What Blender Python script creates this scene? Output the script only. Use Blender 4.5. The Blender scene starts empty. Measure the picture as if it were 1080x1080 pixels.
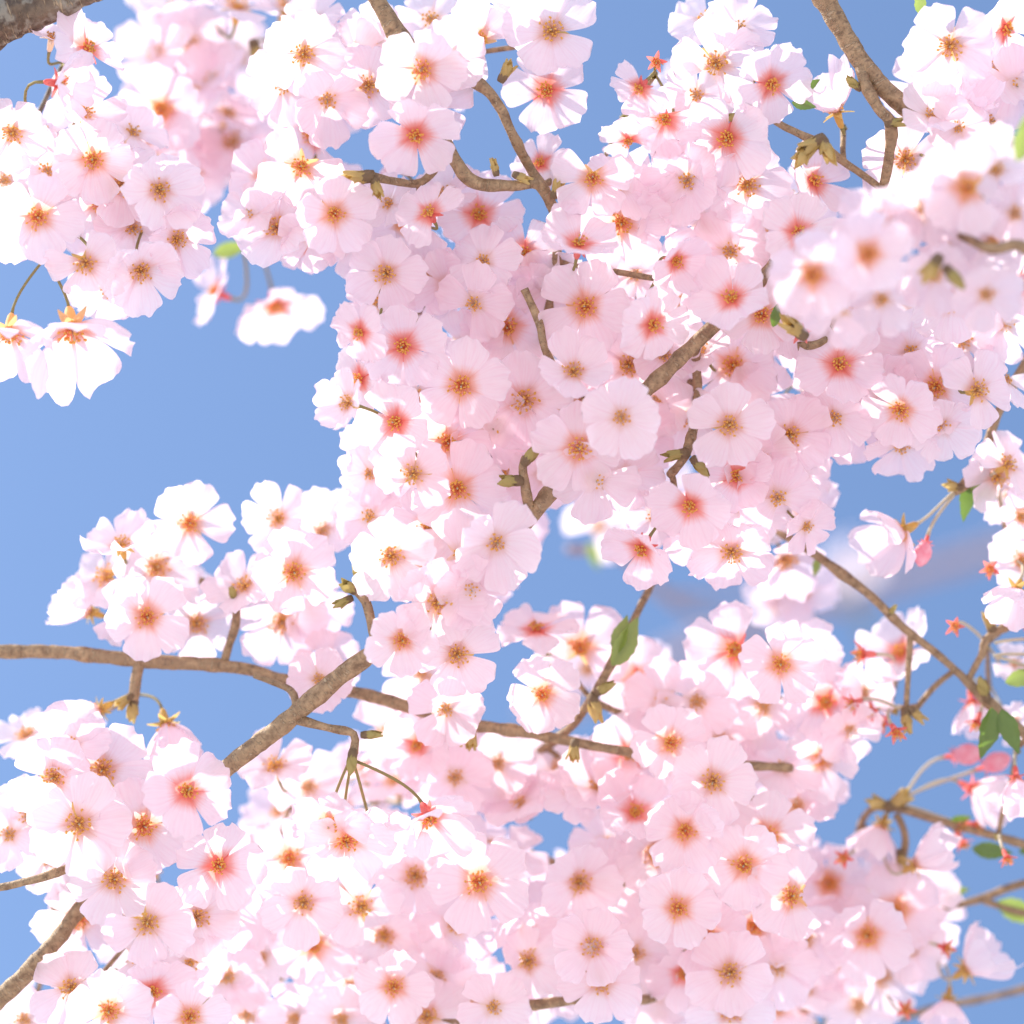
import bpy, math, random
from mathutils import Vector, Matrix, noise
R = random.Random(20240404)
rad = math.radians

# ------------------------------------------------------------------ camera, sky, sun, exposure
scene = bpy.context.scene
col = scene.collection
ELEV = rad(52)
CAM = Vector((0, 0, 1.6))
AX = Vector((1, 0, 0)); AU = Vector((0, -math.sin(ELEV), math.cos(ELEV))); AF = Vector((0, math.cos(ELEV), math.sin(ELEV)))
FOCAL, SENSOR, DIST = 105.0, 36.0, 1.30
cd = bpy.data.cameras.new('camera'); cam = bpy.data.objects.new('camera', cd); col.objects.link(cam)
cam.location = CAM; cam.rotation_euler = (rad(90) + ELEV, 0, 0)
cd.lens = FOCAL; cd.sensor_width = SENSOR; cd.clip_start = 0.05; cd.clip_end = 2000
cd.dof.use_dof = True; cd.dof.focus_distance = DIST; cd.dof.aperture_fstop = 2.6
scene.camera = cam

SUN_EL, SUN_AZ = rad(48), rad(-95)          # the azimuth is counted clockwise from +Y
world = bpy.data.worlds.new('World'); scene.world = world; world.use_nodes = True
wn = world.node_tree.nodes; wn.clear()
sky = wn.new('ShaderNodeTexSky'); sky.sky_type = 'NISHITA'; sky.sun_disc = False
sky.sun_elevation = SUN_EL; sky.sun_rotation = SUN_AZ
sky.air_density = 1.0; sky.dust_density = 0.6; sky.ozone_density = 3.0
bg = wn.new('ShaderNodeBackground'); bg.inputs['Strength'].default_value = 0.118
wo = wn.new('ShaderNodeOutputWorld')
world.node_tree.links.new(sky.outputs[0], bg.inputs[0]); world.node_tree.links.new(bg.outputs[0], wo.inputs[0])
sdir = Vector((math.sin(SUN_AZ) * math.cos(SUN_EL), math.cos(SUN_AZ) * math.cos(SUN_EL), math.sin(SUN_EL)))
ld = bpy.data.lights.new('sun', 'SUN'); ld.energy = 3.9; ld.angle = rad(0.53); ld.color = (1.0, 0.95, 0.88)
sun = bpy.data.objects.new('sun', ld); col.objects.link(sun)
sun.rotation_euler = sdir.to_track_quat('Z', 'Y').to_euler(); sun.location = sdir * 20
vs = scene.view_settings; vs.view_transform = 'Standard'; vs.look = 'None'; vs.gamma = 1.0; vs.use_curve_mapping = False
vs.exposure = 1.14
scene.cycles.max_bounces = 14; scene.cycles.diffuse_bounces = 10; scene.cycles.transmission_bounces = 10
scene.cycles.sample_clamp_indirect = 8

# ------------------------------------------------------------------ materials
def nodes_of(name):
    m = bpy.data.materials.new(name); m.use_nodes = True
    nt = m.node_tree; nt.nodes.clear()
    out = nt.nodes.new('ShaderNodeOutputMaterial')
    return m, nt, out

def mixc(nt, fac, a, b, mode='MIX'):
    n = nt.nodes.new('ShaderNodeMix'); n.data_type = 'RGBA'; n.blend_type = mode
    for sock, v in ((n.inputs[0], fac), (n.inputs[6], a), (n.inputs[7], b)):
        if isinstance(v, (int, float)): sock.default_value = v
        elif isinstance(v, tuple): sock.default_value = v if len(v) == 4 else (*v, 1)
        else: nt.links.new(v, sock)
    return n.outputs[2]

def ramp(nt, src, stops):
    n = nt.nodes.new('ShaderNodeValToRGB'); cr = n.color_ramp
    while len(cr.elements) < len(stops): cr.elements.new(0.5)
    for e, (p, c) in zip(cr.elements, stops):
        e.position = p; e.color = (c, c, c, 1) if isinstance(c, float) else (*c, 1)
    nt.links.new(src, n.inputs[0]); return n.outputs[0]

def leafy_shader(nt, out, front, through, tfac, gloss=0.04, rough=0.45, bump=None):
    d = nt.nodes.new('ShaderNodeBsdfDiffuse'); t = nt.nodes.new('ShaderNodeBsdfTranslucent'); g = nt.nodes.new('ShaderNodeBsdfGlossy')
    nt.links.new(front, d.inputs[0]); nt.links.new(through, t.inputs[0])
    g.inputs['Roughness'].default_value = rough
    m1 = nt.nodes.new('ShaderNodeMixShader'); m1.inputs[0].default_value = tfac
    nt.links.new(d.outputs[0], m1.inputs[1]); nt.links.new(t.outputs[0], m1.inputs[2])
    m2 = nt.nodes.new('ShaderNodeMixShader'); m2.inputs[0].default_value = gloss
    nt.links.new(m1.outputs[0], m2.inputs[1]); nt.links.new(g.outputs[0], m2.inputs[2])
    if bump:
        for s in (d, t, g): nt.links.new(bump, s.inputs['Normal'])
    nt.links.new(m2.outputs[0], out.inputs[0])

def petal_material(name, throat, reach, base_a, base_b, thr_a, thr_b):
    m, nt, out = nodes_of(name)
    uv = nt.nodes.new('ShaderNodeUVMap'); uv.uv_map = 'UVMap'
    sep = nt.nodes.new('ShaderNodeSeparateXYZ'); nt.links.new(uv.outputs[0], sep.inputs[0])
    info = nt.nodes.new('ShaderNodeObjectInfo')
    tint = ramp(nt, info.outputs['Random'], [(0.0, 0.0), (1.0, 1.0)])
    body = mixc(nt, tint, base_a, base_b); thru = mixc(nt, tint, thr_a, thr_b)
    # fine veins that run from the claw to the rim
    mp = nt.nodes.new('ShaderNodeMapping'); mp.inputs['Scale'].default_value = (16, 1.6, 1); nt.links.new(uv.outputs[0], mp.inputs[0])
    nz = nt.nodes.new('ShaderNodeTexNoise'); nz.inputs['Scale'].default_value = 1.0; nz.inputs['Detail'].default_value = 3
    nt.links.new(mp.outputs[0], nz.inputs['Vector'])
    vein = ramp(nt, nz.outputs[0], [(0.45, 0.0), (0.75, 1.0)])
    vf = nt.nodes.new('ShaderNodeMath'); vf.operation = 'MULTIPLY'; vf.inputs[1].default_value = 0.22; nt.links.new(vein, vf.inputs[0])
    body = mixc(nt, vf.outputs[0], body, (0.86, 0.55, 0.66)); thru = mixc(nt, vf.outputs[0], thru, (0.85, 0.42, 0.56))
    # the pigment of the claw
    jit = nt.nodes.new('ShaderNodeMath'); jit.operation = 'MULTIPLY_ADD'; nt.links.new(nz.outputs[0], jit.inputs[0]); jit.inputs[1].default_value = -0.16
    nt.links.new(sep.outputs[1], jit.inputs[2])
    th = ramp(nt, jit.outputs[0], [(0.0, 1.0), (reach * 0.35, 0.75), (reach * 0.65, 0.28), (reach, 0.0)])
    body = mixc(nt, th, body, throat); thru = mixc(nt, th, thru, tuple(c * 0.95 for c in throat))
    bp = nt.nodes.new('ShaderNodeBump'); bp.inputs['Strength'].default_value = 0.3; bp.inputs['Distance'].default_value = 0.0006
    nt.links.new(nz.outputs[0], bp.inputs['Height'])
    leafy_shader(nt, out, body, thru, 0.56, 0.03, 0.5, bp.outputs[0])
    return m

PA, PB = (0.95, 0.88, 0.915), (0.95, 0.835, 0.88)
TA, TB = (0.965, 0.87, 0.912), (0.965, 0.79, 0.85)
M = {}
M['petal_pale'] = petal_material('petal_pale', (0.90, 0.60, 0.56), 0.24, PA, PB, TA, TB)
M['petal_white'] = petal_material('petal_white', (0.92, 0.74, 0.72), 0.2, PA, PB, TA, TB)
M['petal_mid'] = petal_material('petal_mid', (0.93, 0.52, 0.40), 0.27, PA, PB, TA, TB)
M['petal_red'] = petal_material('petal_red', (0.93, 0.34, 0.26), 0.31, PA, PB, TA, TB)

def plain(name, a, b, scale, tfac=0.0, rough=0.6, gloss=0.04, bump=0.0):
    m, nt, out = nodes_of(name)
    tc = nt.nodes.new('ShaderNodeTexCoord')
    nz = nt.nodes.new('ShaderNodeTexNoise'); nz.inputs['Scale'].default_value = scale; nz.inputs['Detail'].default_value = 5
    nt.links.new(tc.outputs['Object'], nz.inputs['Vector'])
    f = ramp(nt, nz.outputs[0], [(0.35, 0.0), (0.65, 1.0)])
    c = mixc(nt, f, a, b)
    bo = None
    if bump:
        bp = nt.nodes.new('ShaderNodeBump'); bp.inputs['Strength'].default_value = bump; bp.inputs['Distance'].default_value = 0.0008
        nt.links.new(nz.outputs[0], bp.inputs['Height']); bo = bp.outputs[0]
    leafy_shader(nt, out, c, c, tfac, gloss, rough, bo)
    return m
M['anther'] = plain('anther', (0.90, 0.62, 0.14), (0.88, 0.48, 0.09), 40, 0.4)
M['filament'] = plain('filament', (0.92, 0.66, 0.44), (0.90, 0.58, 0.34), 3, 0.5)
M['filament_red'] = plain('filament_red', (0.95, 0.52, 0.30), (0.95, 0.42, 0.25), 3, 0.5)
M['calyx'] = plain('calyx', (0.92, 0.56, 0.26), (0.90, 0.60, 0.26), 3, 0.55)
M['calyx_gold'] = plain('calyx_gold', (0.78, 0.58, 0.18), (0.72, 0.48, 0.16), 3, 0.55)
M['calyx_pale'] = plain('calyx_pale', (0.90, 0.70, 0.58), (0.86, 0.72, 0.54), 3, 0.55)
M['calyx_coral'] = plain('calyx_coral', (0.85, 0.17, 0.14), (0.88, 0.30, 0.26), 4, 0.45)
M['stalk'] = plain('stalk', (0.30, 0.32, 0.10), (0.40, 0.26, 0.12), 120, 0.3)
M['stalk_pale'] = plain('stalk_pale', (0.62, 0.64, 0.42), (0.70, 0.55, 0.48), 120, 0.4)
M['scale'] = plain('scale', (0.50, 0.44, 0.14), (0.36, 0.26, 0.08), 160, 0.25)
M['scale_gold'] = plain('scale_gold', (0.74, 0.60, 0.24), (0.62, 0.44, 0.14), 160, 0.5)
M['leaf'] = plain('leaf', (0.10, 0.20, 0.025), (0.16, 0.26, 0.04), 150, 0.45, 0.35, 0.06)
M['leaf_bright'] = plain('leaf_bright', (0.24, 0.36, 0.06), (0.34, 0.42, 0.10), 150, 0.5, 0.35, 0.06)
M['bud_pink'] = plain('bud_pink', (0.88, 0.36, 0.44), (0.92, 0.60, 0.66), 3, 0.4)

def bark(name, a, b, c, lichen=0.0):
    m, nt, out = nodes_of(name)
    tc = nt.nodes.new('ShaderNodeTexCoord')
    n1 = nt.nodes.new('ShaderNodeTexNoise'); n1.inputs['Scale'].default_value = 260; n1.inputs['Detail'].default_value = 8; n1.inputs['Roughness'].default_value = 0.65
    n2 = nt.nodes.new('ShaderNodeTexNoise'); n2.inputs['Scale'].default_value = 70; n2.inputs['Detail'].default_value = 4
    for n in (n1, n2): nt.links.new(tc.outputs['Object'], n.inputs['Vector'])
    k = mixc(nt, ramp(nt, n1.outputs[0], [(0.36, 0.0), (0.62, 1.0)]), a, b)
    k = mixc(nt, ramp(nt, n2.outputs[0], [(0.50, 0.0), (0.68, 0.8)]), k, c)
    if lichen:
        n3 = nt.nodes.new('ShaderNodeTexNoise'); n3.inputs['Scale'].default_value = 130; n3.inputs['Detail'].default_value = 6
        nt.links.new(tc.outputs['Object'], n3.inputs['Vector'])
        k = mixc(nt, ramp(nt, n3.outputs[0], [(0.52, 0.0), (0.62, lichen)]), k, (0.42, 0.42, 0.34))
    uv = nt.nodes.new('ShaderNodeUVMap'); uv.uv_map = 'UVMap'
    mp = nt.nodes.new('ShaderNodeMapping'); mp.inputs['Scale'].default_value = (3.0, 620, 1); nt.links.new(uv.outputs[0], mp.inputs[0])
    n4 = nt.nodes.new('ShaderNodeTexNoise'); n4.inputs['Scale'].default_value = 1.0; n4.inputs['Detail'].default_value = 2; nt.links.new(mp.outputs[0], n4.inputs['Vector'])
    lent = ramp(nt, n4.outputs[0], [(0.58, 0.0), (0.66, 0.8)])
    k = mixc(nt, lent, k, (0.44, 0.33, 0.20))
    dark = ramp(nt, n4.outputs[0], [(0.30, 0.55), (0.40, 0.0)])
    k = mixc(nt, dark, k, (0.07, 0.045, 0.03))
    hs = nt.nodes.new('ShaderNodeMath'); hs.operation = 'ADD'; nt.links.new(n1.outputs[0], hs.inputs[0]); nt.links.new(lent, hs.inputs[1])
    bp = nt.nodes.new('ShaderNodeBump'); bp.inputs['Strength'].default_value = 0.8; bp.inputs['Distance'].default_value = 0.0012
    nt.links.new(hs.outputs[0], bp.inputs['Height'])
    leafy_shader(nt, out, k, k, 0.0, 0.05, 0.5, bp.outputs[0])
    return m
M['bark'] = bark('bark', (0.19, 0.115, 0.055), (0.44, 0.30, 0.16), (0.33, 0.225, 0.12))
M['bark_old'] = bark('bark_old', (0.06, 0.036, 0.02), (0.17, 0.11, 0.06), (0.22, 0.17, 0.11), 0.45)
M['bark_hazed'] = bark('bark_hazed', (0.30, 0.24, 0.30), (0.40, 0.34, 0.38), (0.34, 0.28, 0.34))  # sky haze painted into the bark as a violet-grey tint

# ------------------------------------------------------------------ layout helpers
def at(px, py, dz=0.0):
    """photo pixel (1080 frame) and centimetres beyond the plane of focus -> world point"""
    D = DIST + dz * 0.01
    w = D * SENSOR / FOCAL
    return CAM + AF * D + AX * ((px - 540) / 1080 * w) - AU * ((py - 540) / 1080 * w)
PX = DIST * SENSOR / FOCAL / 1080            # metres per pixel at the plane of focus

def link(name, me, parent=None, loc=(0, 0, 0)):
    o = bpy.data.objects.new(name, me); col.objects.link(o)
    if parent: o.parent = parent
    o.location = loc
    return o

class MB:
    def __init__(s): s.v = []; s.f = []; s.m = []; s.uv = []
    def add(s, vs, fs, mi=0, uvs=None):
        b = len(s.v); s.v += [tuple(v) for v in vs]; s.uv += uvs if uvs else [(0, 0)] * len(vs)
        for f in fs: s.f.append(tuple(b + i for i in f)); s.m.append(mi)
    def tube(s, pts, rs, n=6, mi=0, rough=0.0, seed=0.0, cap=True):
        fr = frames(pts); vs = []; fs = []; uvs = []; run = seed
        for i, (p, (a, b)) in enumerate(zip(pts, fr)):
            for k in range(n):
                t = 2 * math.pi * k / n
                d = a * math.cos(t) + b * math.sin(t)
                r = rs[i]
                if rough: r *= 1 + rough * noise.noise((p + d * r) * 150 + Vector((seed, 0, 0))) + rough * 0.6 * noise.noise((p + d * r) * 420)
                vs.append(p + d * r); uvs.append((abs(k / n - .5) * 2, run))
            if i + 1 < len(pts): run += (pts[i + 1] - p).length
        for i in range(len(pts) - 1):
            for k in range(n):
                fs.append((i * n + k, i * n + (k + 1) % n, (i + 1) * n + (k + 1) % n, (i + 1) * n + k))
        if cap: fs.append(tuple(range(n))[::-1]); fs.append(tuple(range((len(pts) - 1) * n, len(pts) * n)))
        s.add(vs, fs, mi, uvs)
    def mesh(s, name, mats):
        me = bpy.data.meshes.new(name); me.from_pydata(s.v, [], s.f)
        for m in mats: me.materials.append(m)
        me.polygons.foreach_set('material_index', s.m)
        me.polygons.foreach_set('use_smooth', [True] * len(s.f))
        u = me.uv_layers.new(name='UVMap')
        vi = [0] * len(me.loops); me.loops.foreach_get('vertex_index', vi)
        flat = []
        for i in vi: flat += s.uv[i]
        u.data.foreach_set('uv', flat)
        me.update(); return me

def frames(pts):
    out = []; a = None
    for i, p in enumerate(pts):
        t = (pts[min(i + 1, len(pts) - 1)] - pts[max(i - 1, 0)])
        t = t.normalized() if t.length > 1e-9 else Vector((0, 0, 1))
        if a is None: a = t.orthogonal().normalized()
        else:
            a = a - t * a.dot(t)
            a = a.normalized() if a.length > 1e-6 else t.orthogonal().normalized()
        out.append((a, t.cross(a)))
    return out

def smooth_path(P, step):
    """Catmull-Rom through (Vector, radius) pairs"""
    out = []
    for i in range(len(P) - 1):
        p0, p1, p2, p3 = P[max(i - 1, 0)], P[i], P[i + 1], P[min(i + 2, len(P) - 1)]
        n = max(2, int((p2[0] - p1[0]).length / step))
        for k in range(n):
            t = k / n; t2 = t * t; t3 = t2 * t
            v = 0.5 * ((2 * p1[0]) + (p2[0] - p0[0]) * t + (2 * p0[0] - 5 * p1[0] + 4 * p2[0] - p3[0]) * t2 + (3 * p1[0] - p0[0] - 3 * p2[0] + p3[0]) * t3)
            out.append((v, p1[1] + (p2[1] - p1[1]) * t))
    out.append(P[-1]); return out

# ------------------------------------------------------------------ flower meshes (radius 1, facing +Z)
def petals_mesh(name, mat, cup, seed, n=5, missing=()):
    r = random.Random(seed); b = MB(); NU, NV = 9, 11
    for k in range(n):
        if k in missing: continue
        ang = 2 * math.pi * k / n + r.uniform(-.10, .10)
        L = r.uniform(.93, 1.06); W = r.uniform(.505, .585); lift = cup + r.uniform(-.16, .16)
        curl = r.uniform(-.10, .16); tw = .06 + r.uniform(-.02, .03); notch = r.uniform(.04, .13); cu = r.uniform(.02, .16)
        ph = r.uniform(0, 9); vs = []; uvs = []; fs = []
        for j in range(NV + 1):
            v = j / NV
            h = .045 + W * 1.04 * (v ** .78) * (1 - .52 * v ** 5)
            for i in range(NU + 1):
                u = -1 + 2 * i / NU
                y = .09 + (L - .09) * v * (1 - (.19 * u * u + notch * math.exp(-(u / .2) ** 2) + .012 * math.sin(9 * u + ph) + .012 * noise.noise(Vector((u * 4, ph, 0)))) * v ** 3)
                x = u * h
                s = v ** 1.1
                z = lift * (.95 * s + .25 * s * s * (1 if lift > .3 else 0)) - curl * v ** 3 + cu * u * u * v + tw * u * v
                z += .05 * math.sin(4.3 * u + ph) * v ** 2.5 + .09 * noise.noise(Vector((u * 1.3 + ph, v * 2.2, seed * .37))) * v + .03 * noise.noise(Vector((u * 3.5 + ph, v * 5, seed))) * v
                # the lift eats the reach
                c = math.cos(min(1.35, max(-.6, lift))) if lift > .45 else 1 - .12 * abs(lift)
                y2 = y * (c if lift > .45 else 1.0)
                vs.append((x * math.cos(ang) - y2 * math.sin(ang) * 1.0, x * math.sin(ang) + y2 * math.cos(ang), z))
                uvs.append((i / NU + k * 3.1 + seed * .7, v))
        for j in range(NV):
            for i in range(NU):
                a = j * (NU + 1) + i; fs.append((a, a + 1, a + NU + 2, a + NU + 1))
        b.add(vs, fs, 0, uvs)
    return b.mesh(name, [mat])

def blob(b, c, ax, ln, rd, mi, n=5):
    a = ax.orthogonal().normalized(); bb = ax.cross(a); vs = [c - ax * ln]; 
    for s, q in ((-.5, .85), (.45, .9)):
        for k in range(n):
            t = 2 * math.pi * k / n; vs.append(c + ax * ln * s + (a * math.cos(t) + bb * math.sin(t)) * rd * q)
    vs.append(c + ax * ln); fs = []
    for k in range(n):
        k2 = (k + 1) % n
        fs += [(0, 1 + k2, 1 + k), (1 + k, 1 + k2, 1 + n + k2, 1 + n + k), (1 + n + k, 1 + n + k2, 1 + 2 * n)]
    b.add(vs, fs, mi)

def stamens_mesh(name, fil, spread, seed, count=24, size=1.0):
    r = random.Random(seed); b = MB()
    for k in range(count):
        t = 2 * math.pi * (k * .381966) ; q = ((k + .5) / count) ** .5
        th = q * spread + r.uniform(-.08, .08); ln = (r.uniform(.11, .27)) * size
        d = Vector((math.cos(t) * math.sin(th), math.sin(t) * math.sin(th), math.cos(th)))
        base = Vector((math.cos(t) * .07 * q, math.sin(t) * .07 * q, -.03))
        tip = base + d * ln; mid = base + (Vector((0, 0, 1)) * .4 + d * .6) * ln * .5
        b.tube([base, mid, tip], [.012, .010, .008], 4, 0, cap=False)
        blob(b, tip, Vector((r.uniform(-1, 1), r.uniform(-1, 1), r.uniform(-1, 1))).normalized(), .040, .026, 1)
    b.tube([Vector((0, 0, -.05)), Vector((.01, 0, .2)), Vector((.02, .01, 0.24 * size))], [.016, .013, .018], 5, 2)
    return b.mesh(name, [fil, M['anther'], M['stalk_pale']])

def calyx_mesh(name, mat, seed, flat=0.0, big=1.0):
    r = random.Random(seed); b = MB()
    pr = [(-.42, .045), (-.36, .075), (-.22, .095), (-.08, .10), (-.015, .125)]
    b.tube([Vector((0, 0, z)) for z, _ in pr], [q for _, q in pr], 10, 0)
    for k in range(5):
        a = 2 * math.pi * (k + .5) / 5 + r.uniform(-.08, .08); L = r.uniform(.27, .34) * big; up = flat + r.uniform(-.12, .05)
        vs = []; fs = []
        for j in range(6):
            v = j / 5; h = .075 * big * (1 - v ** 1.8) + .012
            for u in (-1, 0, 1):
                y = .085 + L * v; x = u * h; z = -.04 + up * v * L - (.02 if u == 0 else 0) - .05 * v * v
                vs.append((x * math.cos(a) - y * math.sin(a), x * math.sin(a) + y * math.cos(a), z))
        for j in range(5):
            for i in range(2): q = j * 3 + i; fs.append((q, q + 1, q + 4, q + 3))
        b.add(vs, fs, 0)
    return b.mesh(name, [mat])

PET = {}
for t, mat in (('y', 'petal_pale'), ('p', 'petal_white'), ('o', 'petal_mid'), ('r', 'petal_red')):
    PET[t] = [petals_mesh('corolla', M[mat], c, 11 + 7 * i + ord(t), missing=((i % 5,) if i in (4, 9) else ())) for i, c in enumerate((.10, .18, .26, .36, .05, .22, .42, .14, .30, -.08))]
    PET[t + 'b'] = [petals_mesh('corolla', M[mat], c, 311 + 7 * i + ord(t)) for i, c in enumerate((.5, .6))]
    PET[t + 'c'] = [petals_mesh('corolla', M[mat], c, 211 + 7 * i + ord(t)) for i, c in enumerate((.7, .9, .8))]
STA = {'p': [stamens_mesh('stamens', M['filament'], 1.0, s, 16, .8) for s in (11, 12)],
       'y': [stamens_mesh('stamens', M['filament'], 1.05, s) for s in (1, 2, 3)],
       'o': [stamens_mesh('stamens', M['filament_red'], .85, s) for s in (4, 5, 6)],
       'r': [stamens_mesh('stamens', M['filament_red'], .65, s, 24, .9) for s in (7, 8, 9)]}
CAL = {'p': calyx_mesh('calyx', M['calyx_pale'], 5, .1, .85), 'y': calyx_mesh('calyx', M['calyx_gold'], 1), 'o': calyx_mesh('calyx', M['calyx'], 2), 'r': calyx_mesh('calyx', M['calyx_coral'], 3, .05, .9),
       's': calyx_mesh('calyx', M['calyx_coral'], 4, .9, 1.0)}
STA_SPENT = stamens_mesh('stamens', M['filament_red'], .55, 21, 20, 1.1)

def bud_mesh():
    b = MB(); n = 10; pts = []; rs = []
    for z, q in ((-.1, .12), (0, .22), (.25, .34), (.5, .36), (.75, .27), (.92, .13), (1.0, .02)):
        pts.append(Vector((0, 0, z))); rs.append(q)
    b.tube(pts, rs, n, 0)
    return b.mesh('bud', [M['bud_pink']])
BUD = bud_mesh()

def scale_mesh(mat, seed, n=7):
    """a spur of pointed bud scales, opening along +Z, length about 1"""
    r = random.Random(seed); b = MB()
    b.tube([Vector((0, 0, -.25)), Vector((0, 0, 0)), Vector((0, 0, .25)), Vector((0, 0, .5))], [.2, .26, .24, .1], 8, 1)
    for k in range(n):
        a = k * 2.4 + r.uniform(-.3, .3); L = r.uniform(.5, 1.25); W = r.uniform(.18, .28); op = r.uniform(.05, .6)
        vs = []; fs = []
        for j in range(6):
            v = j / 5; h = W * math.sin(math.pi * min(1, .22 + .78 * v)) ** .8 + .005
            for u in (-1, -.4, .4, 1):
                rr = .2 + .5 * op * v * L - .12 * (1 - u * u) * 0; z = L * v * (1 - .3 * op * v)
                x = u * h; y = rr - .14 * u * u
                vs.append((x * math.cos(a) - y * math.sin(a), x * math.sin(a) + y * math.cos(a), z))
        for j in range(5):
            for i in range(3): q = j * 4 + i; fs.append((q, q + 1, q + 5, q + 4))
        b.add(vs, fs, 0)
    return b.mesh('bud_scale', [mat, M['bark']])
SCALES = {'scale': [scale_mesh(M['scale'], s) for s in (1, 2, 3)], 'scale_gold': [scale_mesh(M['scale_gold'], s, 9) for s in (4, 5, 6)]}

def leaf_mesh(mat, seed):
    """a young leaf, folded along its midrib, from the origin along +Y, length 1"""
    r = random.Random(seed); b = MB(); vs = []; fs = []; NV = 12
    bend = r.uniform(-.3, .3)
    for j in range(NV + 1):
        v = j / NV; h = .24 * (math.sin(math.pi * v ** .85) ** .9) * (1 - .25 * v) + .004
        for u in (-1, -.5, 0, .5, 1):
            e = 1 + (.05 * ((j % 2) * 2 - 1) if abs(u) == 1 else 0)
            vs.append((u * h * e, v, .35 * abs(u) * h + bend * v * v + .02 * math.sin(v * 14) * abs(u)))
    for j in range(NV):
        for i in range(4): q = j * 5 + i; fs.append((q, q + 1, q + 6, q + 5))
    b.add(vs, fs, 0)
    return b.mesh('leaf', [mat])
LEAF = {m: [leaf_mesh(M[m], s) for s in (1, 2)] for m in ('leaf', 'leaf_bright')}

# ------------------------------------------------------------------ setting
gb = MB(); S = 900
gb.add([(-S, -S, 0), (S, -S, 0), (S, S, 0), (-S, S, 0)], [(0, 1, 2, 3)])
ground = link('ground', gb.mesh('ground', [plain('ground_bounce', (0.54, 0.47, 0.47), (0.44, 0.38, 0.37), 0.8)]))  # out of view; pale pinkish tone added to bounce fill light onto the blossoms
ground['kind'] = 'structure'; ground['label'] = 'unseen ground, its pale pink put in to bounce light upward'

# ------------------------------------------------------------------ branches
GROUP = 'flowering cherry branches'
BR = {}
class Branch:
    def __init__(s, key, label, dz, mat='bark'):
        s.key = key; s.dz = dz; s.mat = M[mat]; s.label = label; s.paths = []; s.nodes = []; s.fl = []; s.root = None; s.spurs = []
        BR[key] = s
    def limb(s, pts, name='bough', main=False):
        P = [(at(x, y, s.dz + d), r * PX) for x, y, d, r in pts]
        if s.root is None:
            s.root = link('cherry_branch', None, None, P[0][0]); s.root.empty_display_size = .02
            s.root['label'] = s.label; s.root['category'] = 'cherry branch'; s.root['group'] = GROUP
            s.base = P[0][0].copy()
        Q = smooth_path(P, .0022)
        sd = R.uniform(0, 50); n = len(Q); rs = []
        swell = [(R.uniform(0, n), R.uniform(.08, .22)) for _ in range(max(1, n // 14))]
        for i, (p, q) in enumerate(Q):
            k = 1 + sum(a * math.exp(-((i - c) / 1.6) ** 2) for c, a in swell)
            rs.append(q * k)
        pts = []
        for i, (p, q) in enumerate(Q):
            w = Vector((noise.noise(p * 22 + Vector((sd, 0, 0))), noise.noise(p * 22 + Vector((0, sd, 0))), noise.noise(p * 22 + Vector((0, 0, sd)))))
            pts.append(p + w * .0016 - s.base)
        b = MB(); b.tube(pts, rs, 12, 0, .16, sd)
        o = link(name, b.mesh(name, [s.mat]), s.root)
        s.nodes += [(p + s.base, q) for p, q in zip(pts, rs)][::3]
        return o
    def scale(s, x, y, d, size, dx, dy, kind='scale', tz=.2):
        me = R.choice(SCALES[kind]); p = at(x, y, s.dz + d)
        f = (AX * dx - AU * dy - AF * tz).normalized()
        o = link('bud_scale', me, s.root, p - s.base)
        o.rotation_mode = 'QUATERNION'; o.rotation_quaternion = f.to_track_quat('Z', 'Y') ; o.scale = (.85 * size * PX,) * 3
        return o
    def leaf(s, x, y, d, size, dx, dy, kind='leaf', roll=0.0, tz=0.0):
        p = at(x, y, s.dz + d); f = (AX * dx - AU * dy - AF * tz).normalized()
        up = (-AF + AX * roll).normalized(); x_ = f.cross(up).normalized(); z_ = x_.cross(f)
        o = link('leaf', R.choice(LEAF[kind]), s.root)
        o.matrix_world = Matrix.Identity(4)
        mt = Matrix((x_, f, z_)).transposed()
        o.rotation_mode = 'QUATERNION'; o.rotation_quaternion = mt.to_quaternion(); o.location = p - s.base; o.scale = (size * PX,) * 3
        return o

Branch('tl', 'thick dark lichen-spotted bough in the top left corner, a ball of pink blossoms below', 0, 'bark_old')
Branch('bw', 'out-of-focus twig of white sunlit blossoms near top left, one blurred flower dangling below', 9)
Branch('um', 'slim brown branch coming down from the top centre between pink orange-eyed blossoms', 0)
Branch('tr', 'smooth brown forked branch slanting across blue sky in the top right corner', 0)
Branch('nf', 'nearest blossom spray at the upper right, soft blurred lilac flowers with brown eyes', -9)
Branch('dg', 'long diagonal brown branch through the middle, bare below its olive buds, densest in pink blossom', 0)
Branch('bl', 'short branch in the lower left corner, reaching up under a pink bunch with golden eyes', 0)
Branch('hz', 'thin near-horizontal branch from the left edge with a white blossom cluster standing above it', 4)
Branch('ce', 'half-hidden twig in the lower centre bearing open pink blossoms under a patch of sky', 4)
Branch('bt', 'low branch nearly buried under pink blossoms with golden star eyes along the bottom edge', 4)
Branch('rt', 'bare thin twig slanting down through blue sky at right to two dark green leaves', 5)
Branch('ru', 'short twig at the right edge with one white flower drooping on long pale stalks', 4)
Branch('rs', 'blurred twig at the lower right with coral petal-less flowers on long pale stalks', 8)
Branch('rl', 'slender leafy twig without open blossoms against the blue sky in the bottom right corner', 10)
Branch('bb', 'very blurred haze-tinted purple-grey branch far behind the bare slanting twig at right', 130, 'bark_hazed')

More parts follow.
